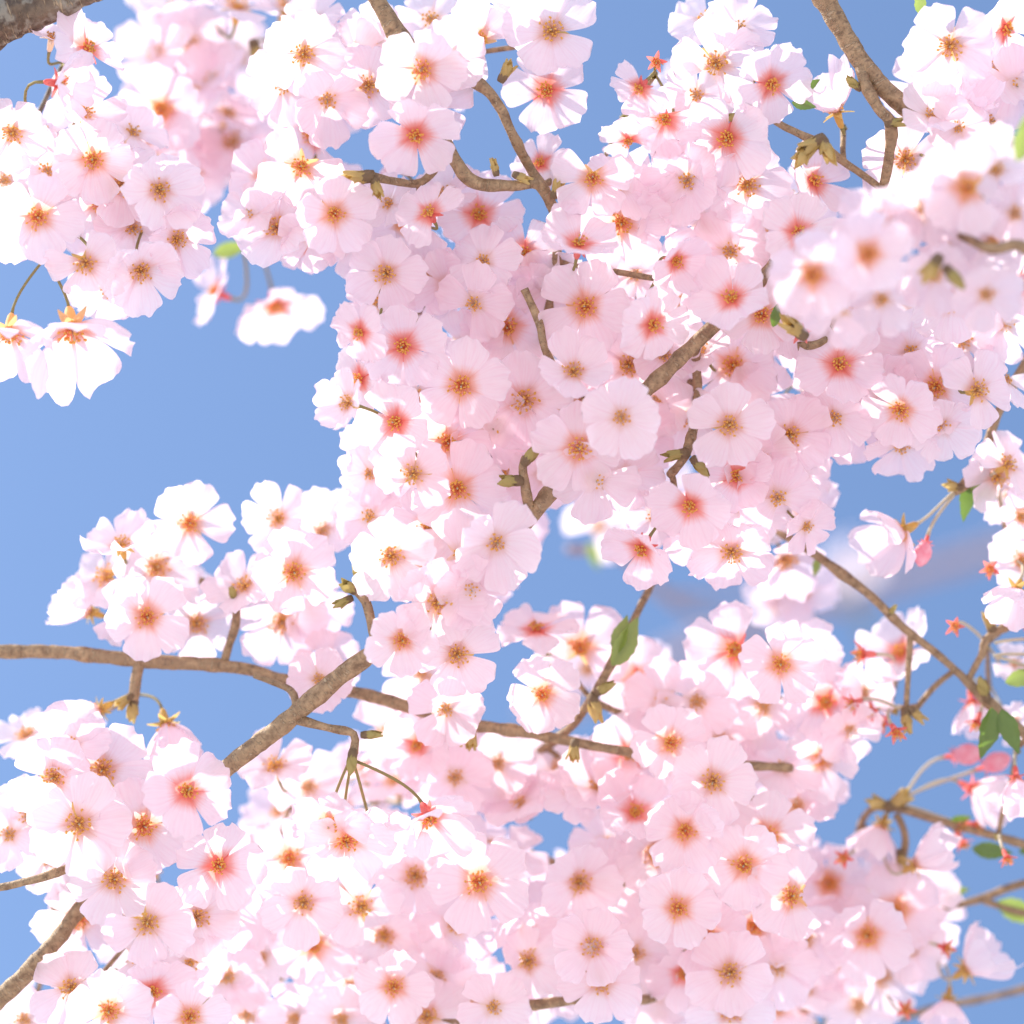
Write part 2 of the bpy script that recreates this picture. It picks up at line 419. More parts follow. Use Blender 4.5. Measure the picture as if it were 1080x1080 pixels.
B = BR
B['tl'].limb([(-130, 105, 1, 28), (-20, 32, 0, 26), (40, 8, 0, 19), (90, -6, 0, 12), (150, -30, 0, 9), (240, -60, 2, 8)])
B['tl'].limb([(-60, 260, 3, 8), (-25, 222, 1, 8), (10, 212, 0, 8), (40, 205, 2, 5), (90, 215, 3, 4)], 'twig')
B['tl'].limb([(-20, 30, 1, 8), (-30, 75, 1, 5), (-8, 82, 0, 4)], 'twig')
B['bw'].limb([(345, -60, 0, 8), (318, 0, 0, 7), (275, 70, 5, 4), (250, 140, 6, 4), (232, 195, 6, 3)])
B['um'].limb([(375, -40, 0, 9), (398, 0, 0, 9), (426, 44, 0, 9), (470, 74, .3, 8), (508, 92, 0, 6), (526, 112, 0, 5.5), (538, 138, 0, 5), (556, 172, 1, 5), (582, 216, 1, 5), (588, 280, 2, 5), (575, 345, 2, 5), (560, 400, 3, 4)])
B['um'].limb([(430, 60, 2, 6), (450, 116, .8, 7), (472, 152, .2, 7.5), (499, 190, 0, 7), (540, 196, 0, 6), (566, 195, 0, 6), (584, 222, 1, 6)], 'twig')
B['um'].limb([(474, 158, 1, 4), (445, 190, 1, 4), (415, 190, 0, 4), (384, 184, 0, 5)], 'twig')
B['um'].limb([(552, 306, .3, 4.5), (568, 342, .2, 4.5), (574, 368, 0, 4), (600, 420, 2, 4)], 'twig')
B['tr'].limb([(840, -50, 0, 10), (872, 4, 0, 10), (905, 56, 0, 10.5), (925, 84, 0, 10.5), (958, 114, 0, 9.5), (990, 136, 1, 8), (1020, 148, 1, 8), (1060, 160, 2, 8), (1120, 190, 3, 8)])
B['tr'].limb([(905, 62, 0, 6), (912, 90, -.4, 6), (925, 115, -.6, 6), (938, 136, -.5, 6), (930, 200, 1, 5), (900, 260, 2, 5), (885, 330, 2, 5), (870, 358, 0, 4), (842, 365, 0, 4)], 'twig')
B['tr'].limb([(930, 200, 1, 4), (890, 170, 1, 4), (862, 150, 0, 5), (830, 135, 0, 4), (800, 117, 0, 4), (782, 122, 0, 4)], 'twig')
B['nf'].limb([(1140, 330, 0, 7), (1080, 262, 0, 6), (1045, 262, 0, 5), (1000, 240, 2, 4), (950, 215, 2, 4)])
B['bl'].limb([(-90, 1122, 2, 11), (0, 1054, 2, 10), (50, 1005, 2, 9.5), (85, 960, 3, 8), (120, 920, 4, 6), (140, 870, 4, 5), (120, 830, 4, 4)])
B['dg'].limb([(60, 960, 6, 9), (120, 915, 5, 9), (180, 862, 3, 9.5), (240, 810, 0, 9.5), (312, 755, 0, 10), (385, 695, 0, 9.5), (440, 650, 0, 9), (500, 596, 1.5, 9), (556, 546, .3, 8.5), (582, 516, 0, 8), (632, 464, .6, 8), (678, 416, 0, 8), (738, 358, 0, 7.5), (800, 300, .8, 7), (850, 230, 2, 6)])
B['bl'].limb([(-70, 945, 1, 4), (0, 934, 0, 4), (55, 921, -.3, 4.5), (90, 905, 2, 4), (130, 890, 3, 4)], 'twig')
B['dg'].limb([(558, 540, .1, 6), (553, 515, -.6, 5), (550, 495, -.8, 5), (553, 484, -1, 5)], 'twig')
B['dg'].limb([(397, 685, 0, 6), (391, 660, -.5, 5), (386, 636, -.6, 5), (376, 622, -.5, 6)], 'twig')
B['dg'].limb([(310, 757, 0, 6), (345, 768, -.2, 4), (372, 775, -.2, 4), (372, 795, -.2, 5)], 'twig')
B['dg'].limb([(312, 752, 1, 5), (306, 728, 1.5, 4), (268, 712, 2, 3)], 'twig')
B['dg'].limb([(735, 360, 1, 5), (735, 420, 2, 5), (724, 474, .6, 5), (706, 500, 1.5, 4)], 'twig')

B['hz'].limb([(-60, 686, 0, 7.5), (0, 688, 0, 7.5), (60, 688, 0, 7.5), (110, 694, 0, 7.5), (155, 698, 0, 8), (215, 700, 0, 7), (262, 706, 0, 6.5), (300, 717, 0, 6.5), (375, 731, 0, 7), (440, 748, 0, 7), (500, 764, 0, 6), (560, 773, 0, 6), (635, 788, 0, 5), (700, 800, 1, 5), (770, 806, 0, 5), (835, 810, 1, 4)])
B['hz'].limb([(238, 700, 0, 5), (243, 680, 0, 4.5), (250, 655, 0, 5), (245, 632, 1, 4), (215, 615, 2, 4), (170, 600, 3, 4), (120, 640, 3, 3)], 'twig')
B['hz'].limb([(147, 698, 0, 6), (144, 718, 0, 6), (141, 738, 0, 6)], 'twig')
B['ce'].limb([(560, 800, 4, 5), (600, 770, 2, 5), (625, 738, 0, 5), (640, 712, 0, 5), (656, 680, 0, 5), (676, 640, 1, 4), (690, 610, 3, 4)])
B['ce'].limb([(625, 738, 1, 4), (690, 760, 3, 4), (760, 720, 3, 4), (820, 740, 3, 4), (850, 760, 3, 4)], 'twig')
B['bt'].limb([(300, 1150, 4, 10), (400, 1095, 2, 8), (480, 1075, 1, 7), (570, 1060, 0, 6), (620, 1052, 0, 5), (660, 1055, 0, 5), (700, 1046, 2, 5), (720, 985, 3, 6), (705, 944, 0, 5), (640, 930, 3, 4), (560, 900, 4, 4)])
B['bt'].limb([(720, 985, 3, 5), (790, 950, 3, 5), (830, 900, 3, 5), (800, 868, 2, 4), (790, 815, 0, 3)], 'twig')
B['bt'].limb([(400, 1095, 2, 5), (390, 1020, 3, 5), (430, 950, 3, 4), (400, 890, 3, 4)], 'twig')
B['rt'].limb([(800, 545, 2, 5), (866, 588, 0, 5), (915, 625, 0, 5), (938, 648, 0, 4.5), (960, 668, 0, 4.5), (1008, 705, 0, 4.5), (1048, 742, 0, 6), (1110, 800, 0, 6)])
B['rt'].limb([(960, 668, 0, 3.5), (958, 700, 0, 3), (955, 750, 0, 3)], 'twig')
B['rt'].limb([(1020, 716, 0, 4), (1035, 690, 0, 4), (1046, 668, 0, 4.5), (1110, 640, 2, 4)], 'twig')
B['rt'].limb([(1008, 706, 1, 3), (985, 725, 1, 3), (962, 752, 1, 4)], 'twig')
B['ru'].limb([(1110, 330, 0, 6), (1060, 420, 0, 5), (1041, 470, 0, 5), (1030, 496, 0, 6), (1014, 512, 0, 6), (1006, 518, 0, 4)])
B['rs'].limb([(1130, 905, 0, 5), (1060, 886, 0, 5), (990, 868, 0, 4), (940, 852, 0, 4.5), (915, 856, 1.5, 4), (900, 890, 3, 4), (890, 960, 3, 4), (920, 1000, 2, 4)])
B['rs'].limb([(945, 858, 0, 4), (955, 885, 0, 4), (945, 930, 1, 4)], 'twig')
B['rl'].limb([(1140, 920, 0, 5), (1075, 932, 0, 4.5), (1035, 948, 0, 4.5), (1000, 958, 0, 4), (985, 960, 0, 3)])
B['rl'].limb([(1035, 948, 0, 4), (1060, 958, 0, 4), (1085, 965, 0, 4)], 'twig')
B['rl'].limb([(1150, 1030, 5, 4), (1060, 1046, 5, 4), (990, 1062, 5, 4), (950, 1075, 5, 4)], 'twig')
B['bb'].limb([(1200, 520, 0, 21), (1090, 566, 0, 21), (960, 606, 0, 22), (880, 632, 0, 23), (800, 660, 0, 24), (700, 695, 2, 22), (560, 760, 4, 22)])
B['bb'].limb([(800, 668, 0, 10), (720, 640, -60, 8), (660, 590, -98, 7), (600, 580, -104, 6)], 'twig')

# ------------------------------------------------------------------ blossoms: key, x, y, radius, kind, tilt x, tilt y (image directions), depth, spur
FL = []
def F(key, rows):
    for q in rows:
        q = list(q) + [None] * (8 - len(q))
        FL.append((key, *q))
# kinds: y pale throat, o orange throat, r red throat, + c cupped; s spent calyx, b closed bud
F('tl', [(13, 140, 44, 'y', -.2, .2), (98, 168, 46, 'o', 0, .1), (106, 214, 48, 'o', .1, 0), (40, 228, 46, 'o', -.1, .15), (90, 277, 46, 'y', -.2, .45),
    (76, 346, 60, 'ob', .12, .80, -1.5, (48, 272)), (10, 350, 52, 'ob', -.1, .82, -1.5, (46, 272)), (186, 252, 44, 'y', .45, .3), (168, 200, 46, 'y', .35, .0), (148, 285, 46, 'y', .2, .5), (115, 305, 44, 'y', 0, .6),
    (92, 52, 44, 'r', .6, -.5), (62, 88, 42, 'rb', .9, .1), (88, 118, 42, 'y', .5, -.6), (25, 90, 40, 'y', -.5, -.5), (140, 140, 40, 'y', .4, -.7), (50, 180, 42, 'y', -.2, -.2), (5, 190, 40, 'y', -.3, .2), (140, 240, 46, 'y', .2, .3),
    (12, 240, 40, 'y', -.2, .3), (105, 100, 36, 'y', .6, -.3), (200, 225, 38, 'y', .75, .2), (55, 40, 34, 'y', .2, -.9), (128, 195, 44, 'y', .2, .0)])
F('bw', [(205, 100, 46, 'y', -.5, -.6), (250, 60, 46, 'y', .0, -.4), (185, 145, 44, 'y', -.4, -.5), (215, 175, 46, 'y', -.1, -.4), (245, 150, 46, 'y', -.2, -.4), (215, 40, 44, 'y', -.4, -.5), (160, 100, 42, 'y', -.5, -.4), (270, 180, 42, 'y', -.2, -.5), (200, 45, 46, 'y', .1, .0), (170, 115, 46, 'o', -.1, .1), (225, 150, 50, 'y', .4, -.7), (165, 55, 46, 'y', -.4, -.5), (195, 185, 44, 'y', -.2, .4), (240, 120, 48, 'y', .3, -.8),
    (245, 195, 44, 'y', .4, -.6), (180, 10, 46, 'y', -.3, -.8), (250, 8, 46, 'y', .1, -.9), (225, 85, 46, 'y', -.2, -.7), (160, 160, 40, 'y', -.5, .1), (215, 215, 38, 'y', .1, .7), (275, 150, 44, 'y', .3, -.8), (265, 110, 42, 'y', 0, -.9),
    (228, 308, 38, 'r', -.85, -.4, 3, (255, 225)), (290, 322, 48, 'r', .15, .75, 3, (255, 225)), (300, 8, 44, 'y', .2, -.9), (290, 190, 44, 'y', .1, -.5)])
F('um', [(474, 60, 42, 'p', .1, -.1, -1.3), (320, 57, 47, 'y', 0, .1), (318, 175, 46, 'o', -.1, .1), (352, 225, 46, 'o', .2, .1), (506, 42, 48, 'o', .1, .0), (445, 73, 48, 'o', -.1, .1, -1.5), (388, 90, 46, 'y', -.2, 0), (438, 142, 46, 'r', 0, .45, -1.5),
    (582, 33, 48, 'y', .0, -.25), (577, 95, 46, 'r', -.3, -.1), (570, 172, 36, 'r', -.4, -.4), (625, 188, 44, 'o', .0, -.1), (655, 235, 50, 'o', .1, .1), (692, 65, 30, 's', .1, .2), (675, 92, 36, 'r', -.5, .5), (663, 148, 34, 'r', 0, .7),
    (702, 125, 42, 'r', -.4, .2), (505, 227, 46, 'r', .1, -.35), (553, 266, 44, 'r', -.2, .2), (453, 225, 38, 'r', -.3, -.5), (610, 258, 40, 'r', .1, -.75), (670, 290, 40, 'y', .1, -.4), (617, 323, 52, 'o', .0, .05),
    (688, 342, 44, 'r', .45, .3), (712, 275, 40, 'r', .6, .2), (535, 345, 46, 'o', .0, .0), (407, 288, 46, 'y', -.2, .2), (500, 320, 42, 'y', -.3, .2), (425, 365, 48, 'r', -.1, .15), (300, 90, 44, 'y', -.4, .2),
    (345, 105, 46, 'y', .1, .3), (290, 130, 44, 'y', -.2, .3), (370, 150, 46, 'y', .2, .2), (395, 40, 44, 'y', .2, -.3), (375, 55, 40, 'y', .0, .0), (330, 20, 38, 'y', -.2, -.6), (455, 20, 44, 'y', -.3, -.3), (452, 112, 42, 'y', .2, .3),
    (420, 110, 44, 'y', -.1, .3), (292, 240, 44, 'y', -.4, -.2), (265, 225, 40, 'y', -.5, -.5), (330, 250, 42, 'y', .2, .5), (375, 250, 44, 'y', .3, .2), (450, 285, 46, 'y', -.1, .2), (470, 300, 44, 'y', .2, .3), (400, 320, 40, 'y', -.4, .3),
    (580, 300, 44, 'y', .1, .2), (640, 345, 46, 'y', .2, .4), (470, 205, 42, 'y', -.2, -.7), (545, 15, 42, 'y', .4, -.4), (410, 215, 38, 'y', -.5, -.4), (590, 235, 40, 'y', .3, -.5), (640, 160, 40, 'y', .3, -.7),
    (690, 190, 42, 'y', .4, -.3), (705, 225, 42, 'y', .5, .1), (655, 195, 40, 'y', .3, -.5), (560, 310, 40, 'y', -.2, .1), (510, 275, 42, 'y', -.2, -.3), (380, 350, 38, 'r', -.6, .3), (490, 365, 44, 'y', .0, .2), (600, 40, 36, 'y', .7, -.5)])
F('tr', [(982, 122, 36, 'p', .2, -.6, -1.1), (1010, 135, 36, 'p', .3, -.3, -1.2), (1040, 150, 38, 'p', .1, -.4, -1), (755, 67, 47, 'y', .0, .1), (813, 88, 46, 'r', .4, .3), (767, 145, 48, 'r', -.2, .25), (788, 195, 48, 'y', .1, .2), (780, 30, 42, 'y', .2, -.6), (745, 20, 40, 'y', -.1, -.7), (735, 100, 44, 'y', -.4, .2), (720, 130, 42, 'y', -.4, -.1),
    (882, 118, 42, 'yc', -.3, -.9), (858, 192, 44, 'r', .5, -.4), (842, 245, 44, 'r', .3, .0), (803, 332, 42, 'o', .1, -.1), (772, 315, 42, 'r', -.3, -.5), (1002, 48, 50, 'y', -.1, .2), (1060, 30, 44, 'r', .7, .2), (1045, 75, 44, 'y', .4, -.3),
    (1018, 118, 34, 'rc', .4, -.7), (1045, 130, 42, 'y', .5, -.5), (1075, 300, 44, 'r', .4, .0), (1005, 318, 46, 'y', .1, .4), (920, 0, 44, 'y', .1, -.8), (745, 235, 48, 'y', -.1, .3), (725, 190, 44, 'y', -.3, .1), (770, 265, 46, 'y', .1, .1),
    (825, 175, 44, 'y', .4, -.2), (800, 240, 46, 'y', .2, .3), (735, 285, 44, 'y', -.2, .3), (965, 60, 40, 'y', -.5, .1), (980, 95, 46, 'y', -.2, .4), (1030, 90, 44, 'y', .1, .2), (990, 130, 38, 'y', -.1, -.8), (1070, 90, 44, 'y', .4, .2),
    (830, 345, 36, 'r', .3, -.3), (845, 350, 30, 's', .0, .3), (885, 385, 46, 'r', .2, -.4), (855, 428, 34, 'r', .4, .6), (950, 432, 46, 'o', -.2, .35), (987, 408, 46, 'o', -.1, .1), (905, 450, 46, 'y', .0, .5), (1030, 412, 46, 'y', .5, -.1),
    (950, 470, 40, 'y', .1, .7), (995, 450, 44, 'y', .2, .5), (1060, 400, 40, 'y', .5, -.6), (925, 360, 46, 'y', .0, .3), (960, 370, 46, 'y', .1, .3), (1015, 360, 44, 'y', .3, .1), (880, 440, 44, 'y', -.2, .4), (930, 410, 46, 'y', -.1, .3),
    (870, 300, 44, 'y', .0, .2), (900, 330, 44, 'y', .1, .3), (815, 290, 46, 'y', .0, -.3), (1060, 340, 42, 'y', .5, .2)])
F('nf', [(857, 290, 46, 'o', .0, .1), (915, 268, 46, 'o', .1, -.1), (925, 232, 48, 'o', -.1, .3), (955, 168, 50, 'y', -.1, .2), (1020, 198, 48, 'o', .1, -.1), (1045, 255, 46, 'y', .4, .3), (985, 290, 46, 'y', .1, .5), (930, 315, 44, 'y', -.1, .4),
    (900, 205, 44, 'y', -.4, .2), (975, 220, 46, 'y', .1, .1), (1050, 180, 44, 'y', .3, -.5), (950, 140, 40, 'y', .0, -.7), (1040, 310, 44, 'y', .2, .4), (885, 325, 42, 'y', -.2, .4), (1070, 225, 42, 'y', .4, .0), (985, 165, 40, 'y', .1, -.6), (995, 255, 40, 'y', .3, -.4)])
F('dg', [(347, 866, 46, 'o', -.1, .6, -.5, (371, 803)), (365, 886, 46, 'o', .1, .55, 0, (372, 804)), (395, 880, 42, 'y', .2, .6, 1, (373, 804)), (452, 862, 46, 'r', .3, .65, -.5, (375, 802)), (487, 406, 50, 'o', -.1, .1), (552, 422, 52, 'y', .0, .1), (605, 392, 42, 'y', .1, -.5), (418, 445, 46, 'r', -.45, .1), (472, 466, 48, 'o', .0, .15), (610, 472, 50, 'o', .1, .2, -1.5), (436, 500, 42, 'y', -.3, .2), (482, 515, 52, 'o', .0, .1),
    (451, 557, 46, 'y', -.1, .2), (412, 586, 48, 'y', -.1, .1), (462, 635, 48, 'y', .1, .2, -1.5), (424, 675, 42, 'o', .0, .1, -1.5), (482, 690, 42, 'y', .2, .2), (380, 400, 38, 'r', -.7, .1), (367, 425, 36, 'y', -.7, -.2), (663, 385, 46, 'y', .1, .2), (665, 460, 48, 'y', .1, .3),
    (677, 578, 44, 'r', -.4, .6), (728, 533, 42, 'r', -.2, .4), (773, 385, 50, 'o', -.05, .1), (769, 448, 48, 'y', .0, .15), (833, 458, 44, 'y', .1, .3), (778, 502, 44, 'r', -.1, -.1), (820, 525, 46, 'y', .1, .2), (772, 582, 46, 'y', .0, .55),
    (710, 610, 46, 'y', -.1, .65), (828, 590, 44, 'y', .3, .7), (745, 610, 44, 'y', .1, .7), (740, 370, 40, 'y', -.4, -.7), (720, 440, 44, 'y', -.2, .3), (700, 375, 42, 'y', .1, -.4), (655, 440, 44, 'p', .1, .1, -2.6), (590, 430, 44, 'y', .1, .3),
    (520, 450, 48, 'y', .0, .2), (530, 500, 46, 'y', .2, .3), (575, 500, 44, 'y', .1, .5), (628, 505, 46, 'p', .1, .4, -1), (560, 560, 42, 'y', .3, .6), (523, 572, 48, 'p', .2, .3, -1.6), (485, 585, 47, 'p', .1, .3, -1.2), (450, 600, 46, 'y', -.1, .3), (496, 622, 46, 'p', .3, .2, -1.3),
    (400, 480, 44, 'y', -.4, .3), (390, 500, 38, 'y', -.6, .2), (440, 420, 46, 'y', -.2, -.4), (530, 380, 46, 'y', .0, .2), (390, 545, 38, 'y', -.4, -.5), (480, 665, 44, 'y', .3, .4), (445, 710, 44, 'y', .0, .4), (485, 720, 40, 'y', .4, .4),
    (660, 500, 44, 'y', .2, .4), (690, 545, 36, 'y', -.5, .4), (790, 540, 46, 'y', .0, .4), (740, 565, 44, 'y', -.1, .5), (800, 420, 46, 'y', .2, .1), (840, 500, 44, 'y', .3, .4), (800, 480, 46, 'y', .1, .2), (850, 555, 34, 'y', .6, .4),
    (690, 420, 46, 'y', -.1, .0), (610, 425, 44, 'y', .0, -.1),
    ])
F('bl', [(57, 820, 48, 'y', -.2, .1), (108, 812, 52, 'y', .0, .1), (83, 869, 52, 'y', -.05, .05), (151, 871, 50, 'o', .15, .1), (197, 835, 48, 'r', .3, -.3, -1.4), (230, 912, 48, 'r', .2, .2), (120, 927, 50, 'y', .0, .1), (83, 968, 50, 'o', -.05, .45),
    (155, 973, 50, 'y', .1, .2), (207, 967, 48, 'y', .3, .3), (75, 785, 44, 'y', -.1, -.5), (130, 775, 44, 'y', .2, -.6), (30, 860, 44, 'y', -.4, .2), (50, 905, 42, 'y', -.3, .4), (200, 1015, 46, 'y', .3, .5), (145, 1010, 46, 'y', .0, .4),
    (57, 1016, 34, 'rc', .3, .2), (115, 1066, 50, 'o', .0, .1), (75, 1042, 46, 'y', -.2, .1), (200, 1072, 46, 'o', .1, .2), (160, 1045, 44, 'r', .1, .4), (25, 1075, 44, 'y', -.3, .3), (10, 880, 42, 'y', -.3, -.3, 3), (15, 960, 44, 'y', -.3, -.2, 4), (240, 960, 42, 'y', .4, .1)])
F('hz', [(336, 716, 40, 'p', .0, .2, -1.3), (200, 552, 46, 'o', .05, -.1), (165, 598, 46, 'y', .1, -.1), (155, 650, 46, 'o', .0, .1), (207, 657, 44, 'y', .1, .2), (95, 645, 38, 'yc', -.85, -.3), (128, 575, 42, 'y', -.2, -.8), (112, 608, 44, 'y', -.5, -.5), (340, 560, 48, 'y', .1, -.3),
    (310, 603, 48, 'o', .0, .1), (298, 655, 46, 'y', -.1, .2), (258, 618, 40, 'y', -.5, -.5), (345, 695, 42, 'y', .1, .3), (293, 547, 40, 'y', -.4, -.2), (300, 690, 42, 'y', -.1, .5), (330, 640, 42, 'y', .3, .3), (190, 625, 40, 'y', .1, -.6),
    (175, 764, 44, 'yc', .2, .8), (105, 748, 38, 'yc', -.8, .4), (28, 775, 38, 'y', -.4, -.8, 2), (365, 545, 36, 'y', .6, -.3), (170, 680, 38, 'y', .1, .6), (128, 650, 38, 'y', -.3, .3), (305, 560, 42, 'y', -.2, -.6)])
F('ce', [(470, 748, 42, 'p', .0, .1, -1.5), (548, 848, 42, 'p', -.5, -.7, 1.5), (530, 835, 40, 'p', -.4, -.6, 2.5), (605, 838, 42, 'p', .1, -.7, 1), (566, 664, 42, 'r', -.1, -.9), (612, 683, 48, 'o', .0, .05), (672, 716, 48, 'r', .0, .0), (572, 732, 46, 'o', .0, .05), (665, 797, 46, 'r', .1, -.1), (707, 783, 44, 'o', .1, .1), (525, 805, 46, 'y', .0, .1), (440, 785, 40, 'r', -.3, .3), 
    (775, 685, 50, 'r', -.1, .0), (823, 700, 46, 'o', .1, .05), (735, 740, 48, 'y', .0, .0), (870, 740, 44, 'r', .2, .1), (865, 800, 44, 'o', .1, .2), (752, 824, 46, 'y', .0, .2, -1.6), (880, 835, 44, 'y', .3, .4), (770, 645, 40, 'y', .1, -.6), (850, 690, 40, 'y', .4, -.3),
    (720, 700, 44, 'y', .1, .2), (640, 725, 40, 'y', -.2, .4), (590, 810, 46, 'y', -.1, -.6), (560, 840, 42, 'y', -.3, -.7), (630, 830, 46, 'y', .1, -.7), (460, 765, 44, 'y', -.1, -.3), (410, 770, 44, 'y', .0, -.4), (480, 820, 46, 'y', .0, .1), (790, 775, 46, 'y', .1, -.5),
    (825, 810, 44, 'y', .2, -.7), (840, 850, 44, 'y', .0, -.6), (700, 740, 44, 'y', -.1, .1), (620, 765, 36, 'y', .0, -.6), (805, 745, 44, 'y', .1, .1), (910, 730, 38, 'y', .5, .0), (760, 780, 44, 'y', .0, .2), (895, 770, 40, 'y', .4, .4), (545, 690, 34, 'y', -.5, -.2)])
F('bt', [(305, 905, 46, 'o', .0, .1), (320, 952, 46, 'y', .0, .2), (331, 997, 50, 'o', .05, .05), (438, 924, 48, 'y', -.05, .1), (505, 930, 52, 'o', .0, .05), (381, 956, 48, 'y', -.1, .05), (405, 986, 40, 'y', .0, .5),
    (670, 857, 44, 'r', .1, -.5), (692, 901, 50, 'y', .0, .05), (722, 876, 46, 'o', .1, .1), (611, 930, 46, 'y', .1, .2), (715, 958, 46, 'o', .1, .1), (625, 998, 46, 'y', .0, .1), (555, 985, 42, 'y', .3, .3), (557, 1014, 42, 'y', -.1, -.2),
    (415, 1040, 44, 'o', .0, .3), (634, 1036, 46, 'y', .1, .2, -1.4), (520, 1062, 46, 'p', .1, .2, -1.2), (500, 1046, 44, 'y', .1, .1), (370, 1040, 44, 'y', -.1, .1), (810, 880, 46, 'o', .1, .3), (785, 912, 48, 'o', -.1, .1), (835, 945, 48, 'o', .1, .0, -1.5), (795, 976, 48, 'o', -.1, .35), (745, 986, 48, 'o', .0, .05),
    (722, 1026, 44, 'r', .0, .3), (770, 1026, 46, 'y', .0, .1), (755, 925, 46, 'y', .0, .2), (290, 808, 46, 'y', -.2, -.7), (265, 860, 46, 'y', -.2, -.2), (325, 830, 44, 'y', .1, -.2), (260, 905, 40, 'y', -.1, .1), (280, 960, 46, 'y', -.1, .3), (275, 1010, 44, 'y', -.2, -.3),
    (300, 1045, 46, 'y', .1, -.6), (350, 920, 46, 'y', .1, .1), (400, 900, 46, 'y', .0, -.3), (415, 825, 44, 'y', -.3, -.8, 5), (380, 812, 40, 'y', -.4, -.8, 5.5), (470, 890, 46, 'y', .0, -.2), (480, 975, 48, 'y', .0, .3), (440, 985, 46, 'y', -.1, .3), (530, 970, 46, 'y', .1, .2),
    (460, 1030, 46, 'y', .0, .3), (580, 960, 46, 'y', .0, .2), (590, 1030, 46, 'y', .0, -.3), (660, 950, 48, 'y', .0, .3), (670, 1005, 48, 'y', .0, .2), (690, 1045, 46, 'y', .1, .3), (640, 890, 44, 'y', -.1, -.4), (750, 860, 44, 'y', .1, -.3), (540, 900, 42, 'y', .2, -.6),
    (360, 1075, 46, 'y', .0, .3), (260, 1070, 46, 'y', -.1, .3), (530, 1075, 46, 'y', .0, .1), (770, 1068, 46, 'y', .1, -.4), (450, 1072, 46, 'y', .0, -.2), (850, 990, 46, 'y', .2, .3), (820, 1020, 46, 'y', .1, .3), (240, 1030, 44, 'y', .1, .3), (310, 1075, 44, 'y', .2, .2), (640, 930, 44, 'y', .1, .1)])
F('rt', [(1100, 672, 30, 'b', .9, -.1, 0, (1050, 676)), (1078, 655, 26, 'b', .8, -.4, 0, (1048, 672)), (1030, 762, 28, 's', -.3, .8, 0, (1040, 732)), (900, 742, 30, 's', -.7, .3, 0, (955, 748)), (1062, 905, 28, 's', .3, .7), (950, 688, 44, 'r', -.5, -.5), (910, 690, 34, 's', -.9, .0, 0), (1007, 660, 28, 's', -.1, .2), (930, 762, 34, 's', -.4, .4), (945, 772, 34, 's', .3, .5), (918, 750, 30, 's', -.5, .1), (1025, 740, 34, 'rc', .2, .9), (1070, 760, 30, 'y', .5, .5), (1070, 700, 30, 'y', .3, -.7), (1072, 820, 30, 'rc', .1, .9), (1098, 690, 30, 'b', .9, .0, 0, (1048, 690)), (1098, 706, 30, 's', .9, .2, 0, (1050, 692))])
F('ru', [(952, 560, 46, 'yb', -.80, .40, 0, (1008, 516)), (976, 574, 22, 'b', -.25, .9, 0, (1010, 518)), (1052, 503, 42, 'y', .5, .1, 0), (1062, 490, 40, 'y', .6, -.4), (1065, 520, 36, 'y', .4, .5), (1044, 600, 28, 's', .0, .3), (1078, 592, 40, 'y', .3, -.2), (1072, 622, 36, 'yc', -.3, .7), (1076, 545, 34, 'y', .5, -.2)])
F('rs', [(1030, 870, 30, 's', .8, .1, 0, (946, 850)), (1040, 808, 26, 'b', .8, -.3, 0, (946, 848)), (1008, 797, 28, 'b', .9, -.1, 0, (945, 848)), (1025, 832, 40, 'rc', .75, .4, 0, (945, 848)), (1012, 872, 30, 's', .7, .4, 0, (945, 850)), (1015, 888, 30, 's', .5, .8, 0, (948, 852)), (930, 872, 36, 'yc', -.3, .8), (945, 960, 46, 'o', .1, .1), (915, 986, 46, 'o', -.05, .2), (875, 932, 44, 'o', -.2, -.2),
    (930, 910, 40, 'y', .1, -.6), (965, 912, 34, 'yc', .8, -.5), (970, 940, 42, 'y', .4, -.1), (930, 1030, 46, 'y', .1, .3), (960, 1000, 42, 'y', .4, .2), (998, 1000, 30, 's', .6, .2), (1020, 1022, 42, 'yc', .75, -.5), (1000, 1055, 36, 'yc', -.1, .9), (880, 970, 46, 'y', -.1, .3), (880, 1010, 46, 'y', .0, .3),
    (850, 1045, 46, 'y', .0, -.7), (905, 1060, 46, 'y', .2, .1), (955, 1065, 30, 's', .2, -.2), (870, 890, 42, 'y', .1, -.4), (905, 940, 42, 'y', .0, -.5), (890, 905, 30, 's', -.3, .2), (980, 970, 40, 'y', .5, .2), (820, 1065, 44, 'y', .0, -.3)])
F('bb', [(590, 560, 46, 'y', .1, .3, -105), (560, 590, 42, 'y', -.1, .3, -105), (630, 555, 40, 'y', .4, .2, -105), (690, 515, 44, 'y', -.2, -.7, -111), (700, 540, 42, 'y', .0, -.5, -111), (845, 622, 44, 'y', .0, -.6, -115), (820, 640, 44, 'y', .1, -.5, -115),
    (900, 600, 34, 'y', -.2, -.6, -10), (515, 150, 26, 'y', 0, -.3, -105)])

